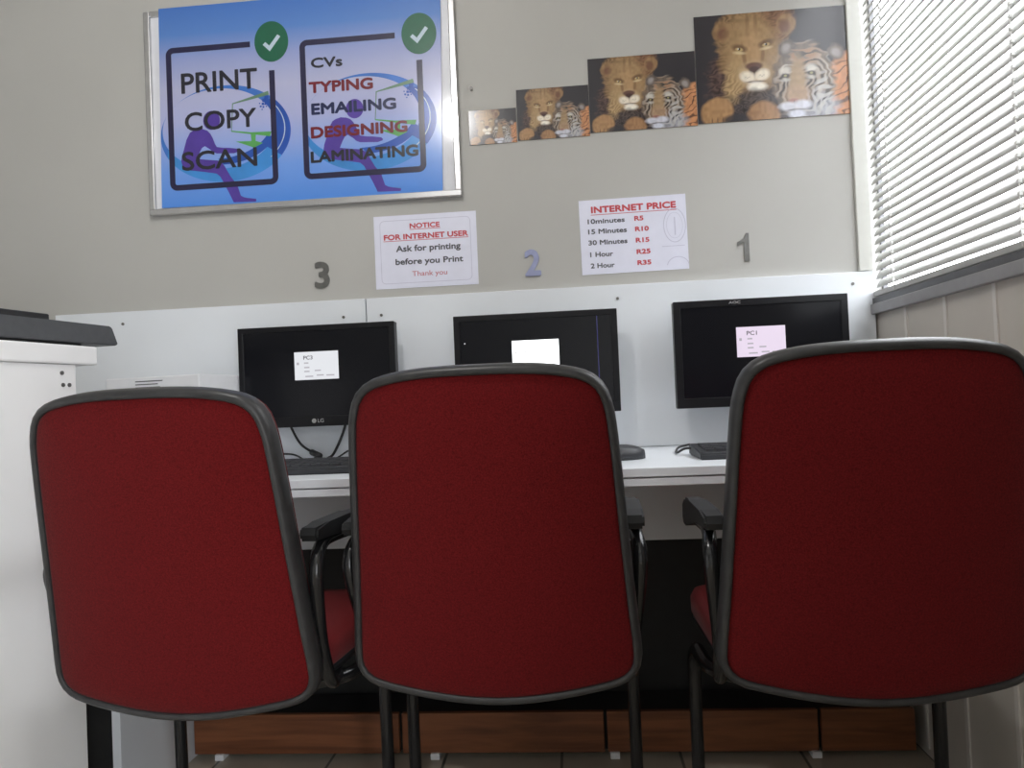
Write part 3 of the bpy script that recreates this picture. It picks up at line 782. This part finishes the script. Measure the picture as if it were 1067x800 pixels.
for cx, cz, a0 in ((U(0.94) - 0.012, V(0.07) - 0.012, 0), (U(0.06) + 0.012, V(0.07) - 0.012, 90), (U(0.06) + 0.012, V(0.93) + 0.012, 180), (U(0.94) - 0.012, V(0.93) + 0.012, 270)):
    for k in range(5): a = math.radians(a0 + 90 * k / 4); pts.append((cx + 0.012 * math.cos(a), cz + 0.012 * math.sin(a)))
stroke(bm, pts, 0.0016, -0.0019, -0.0016, True)
finish('border_line', bm, M_line, ns)
pt, ps = paper('price_list', -0.6425, 1.3625, -0.0072, 'white paper internet price list on the wall right of wall number 2')
text_lines('red_lettering', M_inkred, ps, (('INTERNET PRICE', 0.113, 0.908, 0.088, 0.180), ('R5', 0.515, 0.60, 0.253, 0.318), ('R10', 0.517, 0.645, 0.395, 0.460), ('R15', 0.518, 0.645, 0.545, 0.610), ('R25', 0.52, 0.65, 0.698, 0.765), ('R35', 0.522, 0.652, 0.846, 0.912)), 0.055)
text_lines('black_lettering', M_inkblk, ps, (('10minutes', 0.076, 0.425, 0.255, 0.322), ('15 Minutes', 0.076, 0.44, 0.392, 0.460), ('30 Minutes', 0.074, 0.44, 0.540, 0.608), ('1 Hour', 0.084, 0.30, 0.700, 0.768), ('2 Hour', 0.084, 0.31, 0.850, 0.918)), 0.04)
bm = bmesh.new(); box(bm, U(0.11), U(0.91), -0.0019, -0.0016, V(0.206), V(0.198)); finish('underline', bm, M_inkred, ps)
bm = bmesh.new()
stroke(bm, ell(U(0.885), V(0.41), 0.030, 0.047, 40), 0.002, -0.0019, -0.0016, True); stroke(bm, ell(U(0.885), V(0.41), 0.022, 0.036, 40), 0.001, -0.0019, -0.0016, True)
box(bm, U(0.882), U(0.893), -0.0019, -0.0016, V(0.54), V(0.30)); box(bm, U(0.76), U(0.97), -0.0019, -0.0016, V(0.688), V(0.680))
stroke(bm, ell(U(0.90), V(0.955), 0.030, 0.026, 20, 0.15, PI - 0.15), 0.002, -0.0019, -0.0016)
finish('faint_stamp', bm, M_line, ps)

# ------------------------------------------------------------------ numerals on the wall
for t, x0, x1, z0, z1, m, lab in (('3', -1.561, -1.516, 1.260, 1.338, M_num, 'small metallic numeral 3 on the wall above the left monitor'),
                                  ('2', -0.951, -0.905, 1.262, 1.338, M_numb, 'small metallic numeral 2 with a bluish reflection on the wall above the middle monitor'),
                                  ('1', -0.360, -0.328, 1.270, 1.348, M_num, 'small metallic numeral 1 on the wall above the right monitor')):
    bm = bmesh.new()
    if t == '1': prism_xz(bm, [(x1, z0), (x1, z1), (x1 - 0.008, z1), (x1 - 0.013, z1 - 0.014), (x0, z1 - 0.024), (x0, z1 - 0.034), (x1 - 0.014, z1 - 0.025), (x1 - 0.014, z0)], -0.0045, -0.0004)
    else: letters(bm, t, x0, x1, z0, z1, -0.0040, 0.035, 0.0036)
    tag(finish('wall_numeral', bm, m), lab, 'number', 'numerals on the wall above the monitors')

# ------------------------------------------------------------------ lion and tiger prints
def animal_photo(nu=240, nv=170):
    u, v = np.meshgrid(np.linspace(0, 1, nu), np.linspace(0, 1, nv))
    asp = 1.414
    rng = np.random.RandomState(3)
    def vnoise(fx, fy, seed):
        r = np.random.RandomState(seed); g = r.rand(fy + 2, fx + 2)
        x = u * fx; y = v * fy; xi = x.astype(int); yi = y.astype(int); fx_ = x - xi; fy_ = y - yi
        fx_ = fx_ * fx_ * (3 - 2 * fx_); fy_ = fy_ * fy_ * (3 - 2 * fy_)
        return (g[yi, xi] * (1 - fx_) + g[yi, xi + 1] * fx_) * (1 - fy_) + (g[yi + 1, xi] * (1 - fx_) + g[yi + 1, xi + 1] * fx_) * fy_
    n1 = vnoise(60, 30, 1) - 0.5; n2 = vnoise(22, 30, 2) - 0.5; n3 = vnoise(9, 8, 4) - 0.5
    def C(r, g, b): return np.array(rgb(r, g, b))
    img = np.zeros((nv, nu, 3)) + C(46, 43, 48)
    def E(cx, cy, rx, ry, soft=0.12, wob=0.0, rot=0.0):
        dx = (u - cx) * asp; dy = v - cy; c, s = math.cos(rot), math.sin(rot)
        X = (dx * c + dy * s) / (rx * asp); Y = (-dx * s + dy * c) / ry
        d = np.sqrt(X * X + Y * Y) + wob * n2
        return np.clip((1 - d) / soft + 0.5, 0, 1)
    def put(mask, col, a=1.0):
        nonlocal img
        k = (mask * a)[..., None]; img = img * (1 - k) + np.asarray(col) * k
    def fur(col, k=0.35): return np.asarray(col)[None, None, :] * (1 + k * n1 + 0.5 * k * n2)[..., None]
    dxl = (u - 0.37) * asp; dyl = v - 0.40
    al = np.arctan2(dyl, dxl); rl = np.sqrt(dxl * dxl + dyl * dyl)
    hair = np.sin(al * 46 + 14 * n2 + 7 * n3) * np.clip((rl - 0.16) * 5, 0, 1) + 0.8 * n1
    def mane(col, k=0.3): return np.asarray(col)[None, None, :] * (1 + k * hair)[..., None]
    # lion: dark lower mane, tan mane, ears, face
    put(E(0.29, 0.62, 0.21, 0.40, 0.3, 0.3), mane(C(70, 50, 46), 0.5))
    put(E(0.33, 0.97, 0.25, 0.25, 0.3, 0.3), mane(C(56, 46, 46), 0.5))
    put(E(0.37, 0.30, 0.235, 0.41, 0.14, 0.22), mane(C(122, 92, 56), 0.34))
    put(E(0.51, 0.10, 0.13, 0.19, 0.4, 0.25), mane(C(112, 76, 48), 0.3))
    for cx, cy in ((0.180, 0.160), (0.590, 0.130)):
        put(E(cx, cy, 0.062, 0.100, 0.25, 0.2), fur(C(136, 102, 62), 0.4)); put(E(cx + (0.006 if cx < 0.4 else -0.012), cy + 0.02, 0.036, 0.058, 0.7, 0.2), C(100, 58, 42), 0.75)
    put(E(0.365, 0.36, 0.165, 0.36, 0.45, 0.15), fur(C(152, 118, 72), 0.3))
    put(E(0.25, 0.60, 0.065, 0.22, 0.6, 0.4, 0.25), mane(C(160, 128, 80), 0.3), 0.9)
    put(E(0.50, 0.58, 0.045, 0.18, 0.7, 0.4, -0.2), mane(C(138, 108, 70), 0.3), 0.8)
    for k, cx in enumerate((0.345, 0.395)): put(E(cx, 0.12, 0.012, 0.14, 0.9, 0.2), C(104, 76, 46), 0.55)
    put(E(0.372, 0.34, 0.052, 0.22, 0.7), fur(C(166, 128, 80), 0.2), 0.75)
    for cx, sg in ((0.315, 1), (0.432, -1)): put(E(cx, 0.42, 0.012, 0.13, 0.9, 0.1, -0.12 * sg), C(112, 78, 46), 0.7)
    for cx, cy, sg in ((0.285, 0.335, 1), (0.458, 0.308, -1)):
        put(E(cx, cy - 0.012, 0.048, 0.034, 0.7, 0.1, 0.30 * sg), C(92, 64, 38), 0.85)
        put(E(cx, cy + 0.032, 0.036, 0.014, 0.9, 0.0, 0.15 * sg), C(196, 172, 124), 0.8)
        put(E(cx, cy, 0.024, 0.016, 0.5, 0.0, 0.2 * sg), C(176, 146, 84)); put(E(cx, cy - 0.003, 0.008, 0.013, 0.5), C(34, 26, 20))
        put(E(cx - 0.006, cy - 0.006, 0.004, 0.005, 0.6), C(220, 214, 200))
    put(E(0.375, 0.58, 0.10, 0.12, 0.5, 0.1), fur(C(174, 146, 104), 0.2), 0.9)
    put(E(0.375, 0.500, 0.056, 0.036, 0.4), C(92, 60, 48)); put(E(0.375, 0.532, 0.034, 0.030, 0.5), C(66, 40, 36)); put(E(0.376, 0.575, 0.006, 0.04, 0.8), C(60, 40, 36))
    for cx, cy, r_ in ((0.330, 0.598, 0.35), (0.424, 0.588, -0.35)):
        put(E(cx, cy, 0.048, 0.052, 0.55, 0.15, r_), fur(C(208, 196, 176), 0.2))
        for q in range(3): put(E(cx + 0.012 * (q - 1), cy + 0.008 * (q % 2), 0.003, 0.004, 0.6), C(80, 60, 50), 0.8)
    put(E(0.383, 0.645, 0.062, 0.010, 0.9, 0.2), C(74, 50, 44)); put(E(0.388, 0.690, 0.060, 0.044, 0.6, 0.2), fur(C(216, 208, 194), 0.18))
    put(E(0.385, 0.80, 0.10, 0.08, 0.7, 0.4), mane(C(66, 54, 50), 0.5), 0.9)
    put(E(0.125, 0.91, 0.105, 0.14, 0.2, 0.1, -0.3), fur(C(156, 114, 66), 0.35)); put(E(0.42, 0.97, 0.105, 0.14, 0.25, 0.1, -0.5), fur(C(148, 106, 64), 0.35))
    for cx in (0.09, 0.125, 0.16): put(E(cx, 0.985, 0.004, 0.03, 0.8), C(84, 60, 44), 0.8)
    put(E(0.25, 1.0, 0.09, 0.07, 0.4), C(44, 42, 48), 0.9)
    # tiger: orange flank, striped head
    put(E(1.0, 0.80, 0.19, 0.38, 0.15, 0.1), fur(C(182, 118, 66), 0.3))
    st = np.sin((u * 0.75 + v * 0.9) * 72 + 8 * n3 + 4 * n2) + 0.5 * n3
    put(E(1.0, 0.82, 0.18, 0.37, 0.25) * np.clip((st - 0.6) * 3, 0, 1), C(62, 40, 32), 0.85)
    put(E(0.69, 0.68, 0.195, 0.36, 0.14, 0.2), fur(C(124, 106, 90), 0.5))
    put(E(0.74, 0.92, 0.16, 0.15, 0.4, 0.3), fur(C(138, 138, 146), 0.5))
    dx = (u - 0.65) * asp; dy = v - 0.74
    rad = np.sqrt(dx * dx * 1.25 + dy * dy); ang = np.arctan2(dy, dx)
    hs = np.sin(rad * 88 + 2.6 * np.sin(ang * 4.0 + 1.0) + 15 * n3 + 5 * n2) + 0.7 * n1
    gate = np.clip(vnoise(14, 12, 9) * 2.2 - 0.3, 0, 1)
    hm = E(0.69, 0.66, 0.19, 0.34, 0.3, 0.15)
    put(hm * np.clip(hs * 2.2, 0, 1) * (0.45 + 0.55 * gate), C(38, 32, 30), 0.95); put(hm * np.clip((-hs - 0.35) * 2.5, 0, 1) * (1 - 0.6 * gate), C(176, 168, 158), 0.75)
    put(E(0.69, 0.42, 0.11, 0.09, 0.8, 0.2) * np.clip(-hs * 2, 0, 1), C(146, 104, 70), 0.9)
    put(E(0.645, 0.70, 0.052, 0.24, 0.5, 0.2, 0.08), fur(C(148, 118, 78), 0.3), 0.95)
    put(E(0.650, 0.80, 0.080, 0.09, 0.7, 0.2), fur(C(156, 122, 90), 0.3), 0.85)
    for cx, cy in ((0.572, 0.61), (0.738, 0.60)):
        put(E(cx, cy - 0.045, 0.034, 0.035, 0.8, 0.2), C(188, 182, 172), 0.8); put(E(cx, cy, 0.026, 0.020, 0.6), C(40, 34, 32)); put(E(cx, cy, 0.010, 0.011, 0.6), C(140, 132, 84)); put(E(cx, cy + 0.04, 0.028, 0.016, 0.9), C(176, 170, 160), 0.7)
    put(E(0.618, 0.845, 0.034, 0.020, 0.6), C(140, 92, 82)); put(E(0.620, 0.875, 0.004, 0.03, 0.8), C(56, 44, 44))
    for cx, cy in ((0.580, 0.895), (0.672, 0.888)): put(E(cx, cy, 0.056, 0.040, 0.6, 0.3), fur(C(180, 180, 192), 0.3))
    put(E(0.63, 0.932, 0.055, 0.010, 0.9), C(50, 42, 46)); put(E(0.635, 0.968, 0.055, 0.035, 0.6, 0.2), fur(C(178, 180, 194), 0.25))
    put(E(0.81, 0.82, 0.06, 0.19, 0.6, 0.5) * np.clip(np.sin(v * 78 + u * 55 + 9 * n3 + 4 * n2) * 1.6 + 0.3, 0, 1), C(170, 166, 164), 0.8)
    for cx, cy, rt_ in ((0.900, 0.42, -0.7), (0.585, 0.345, 0.6)):
        put(E(cx, cy, 0.048, 0.078, 0.45, 0.4, rt_), fur(C(96, 84, 76), 0.5)); put(E(cx, cy + 0.008, 0.024, 0.042, 0.9, 0.4, rt_), C(148, 140, 138), 0.75)
    lum = img.mean(-1, keepdims=True); img = np.clip((img * 0.80 + lum * 0.20) * 1.25 + 0.004, 0, 0.9)
    me = bpy.data.meshes.new('photo_print')
    X = (u - 0.5).ravel(); Z = (0.5 - v).ravel() / asp
    nvt = nu * nv
    front = np.stack([X, np.full(nvt, -0.0024), Z], 1)
    corners = np.array([(-0.5, 0, 0.5 / asp), (0.5, 0, 0.5 / asp), (0.5, 0, -0.5 / asp), (-0.5, 0, -0.5 / asp)])
    idx = np.arange(nvt).reshape(nv, nu)
    q = np.stack([idx[1:, :-1], idx[1:, 1:], idx[:-1, 1:], idx[:-1, :-1]], -1).reshape(-1, 4).tolist()
    b = nvt
    fc = [idx[0, 0], idx[0, -1], idx[-1, -1], idx[-1, 0]]
    # thin edges and back of the sheet
    q += [[b, b + 1, b + 2, b + 3]]
    rims = [idx[0, :].tolist(), idx[:, -1].tolist(), idx[-1, ::-1].tolist(), idx[::-1, 0].tolist()]
    for k, rm in enumerate(rims): q.append([b + k] + rm + [b + (k + 1) % 4])
    me.from_pydata(np.vstack([front, corners]).tolist(), [], q)
    ca = me.color_attributes.new('ink', 'FLOAT_COLOR', 'POINT')
    cols = np.ones((nvt + 4, 4), np.float32); cols[:nvt, :3] = img.reshape(-1, 3); cols[nvt:, :3] = 0.05
    ca.data.foreach_set('color', cols.ravel())
    me.materials.append(M_photo); me.update()
    return me
PH = animal_photo()
for x0, x1, z0, z1, lab in ((-0.4495, -0.027, 1.660, 1.960, 'largest lion and tiger photo print, at the right end of the row beside the blind'),
                            (-0.7490, -0.4515, 1.6565, 1.8655, 'second largest lion and tiger photo print, left of the largest one'),
                            (-0.9545, -0.7505, 1.649, 1.7935, 'second smallest lion and tiger photo print, third from the right in the row'),
                            (-1.0925, -0.9570, 1.6455, 1.7435, 'smallest lion and tiger photo print, right beside the poster frame')):
    o = bpy.data.objects.new('photo_print', PH); COL.objects.link(o)
    o.location = ((x0 + x1) / 2, -0.0004, (z0 + z1) / 2); o.scale = (x1 - x0, 1, (z1 - z0) * 1.414)
    tag(o, lab, 'picture', 'lion and tiger prints in a row on the wall')

bm = bmesh.new(); cyl(bm, (-1.082, -0.004, 1.806), (0, 1, 0.15), 0.0022, 0.010, 8); cyl(bm, (-1.082, -0.009, 1.807), (0, 1, 0.15), 0.0045, 0.002, 10)
tag(finish('wall_nail', bm, M_screw), 'tiny dark nail in the wall above the smallest lion print', 'nail')
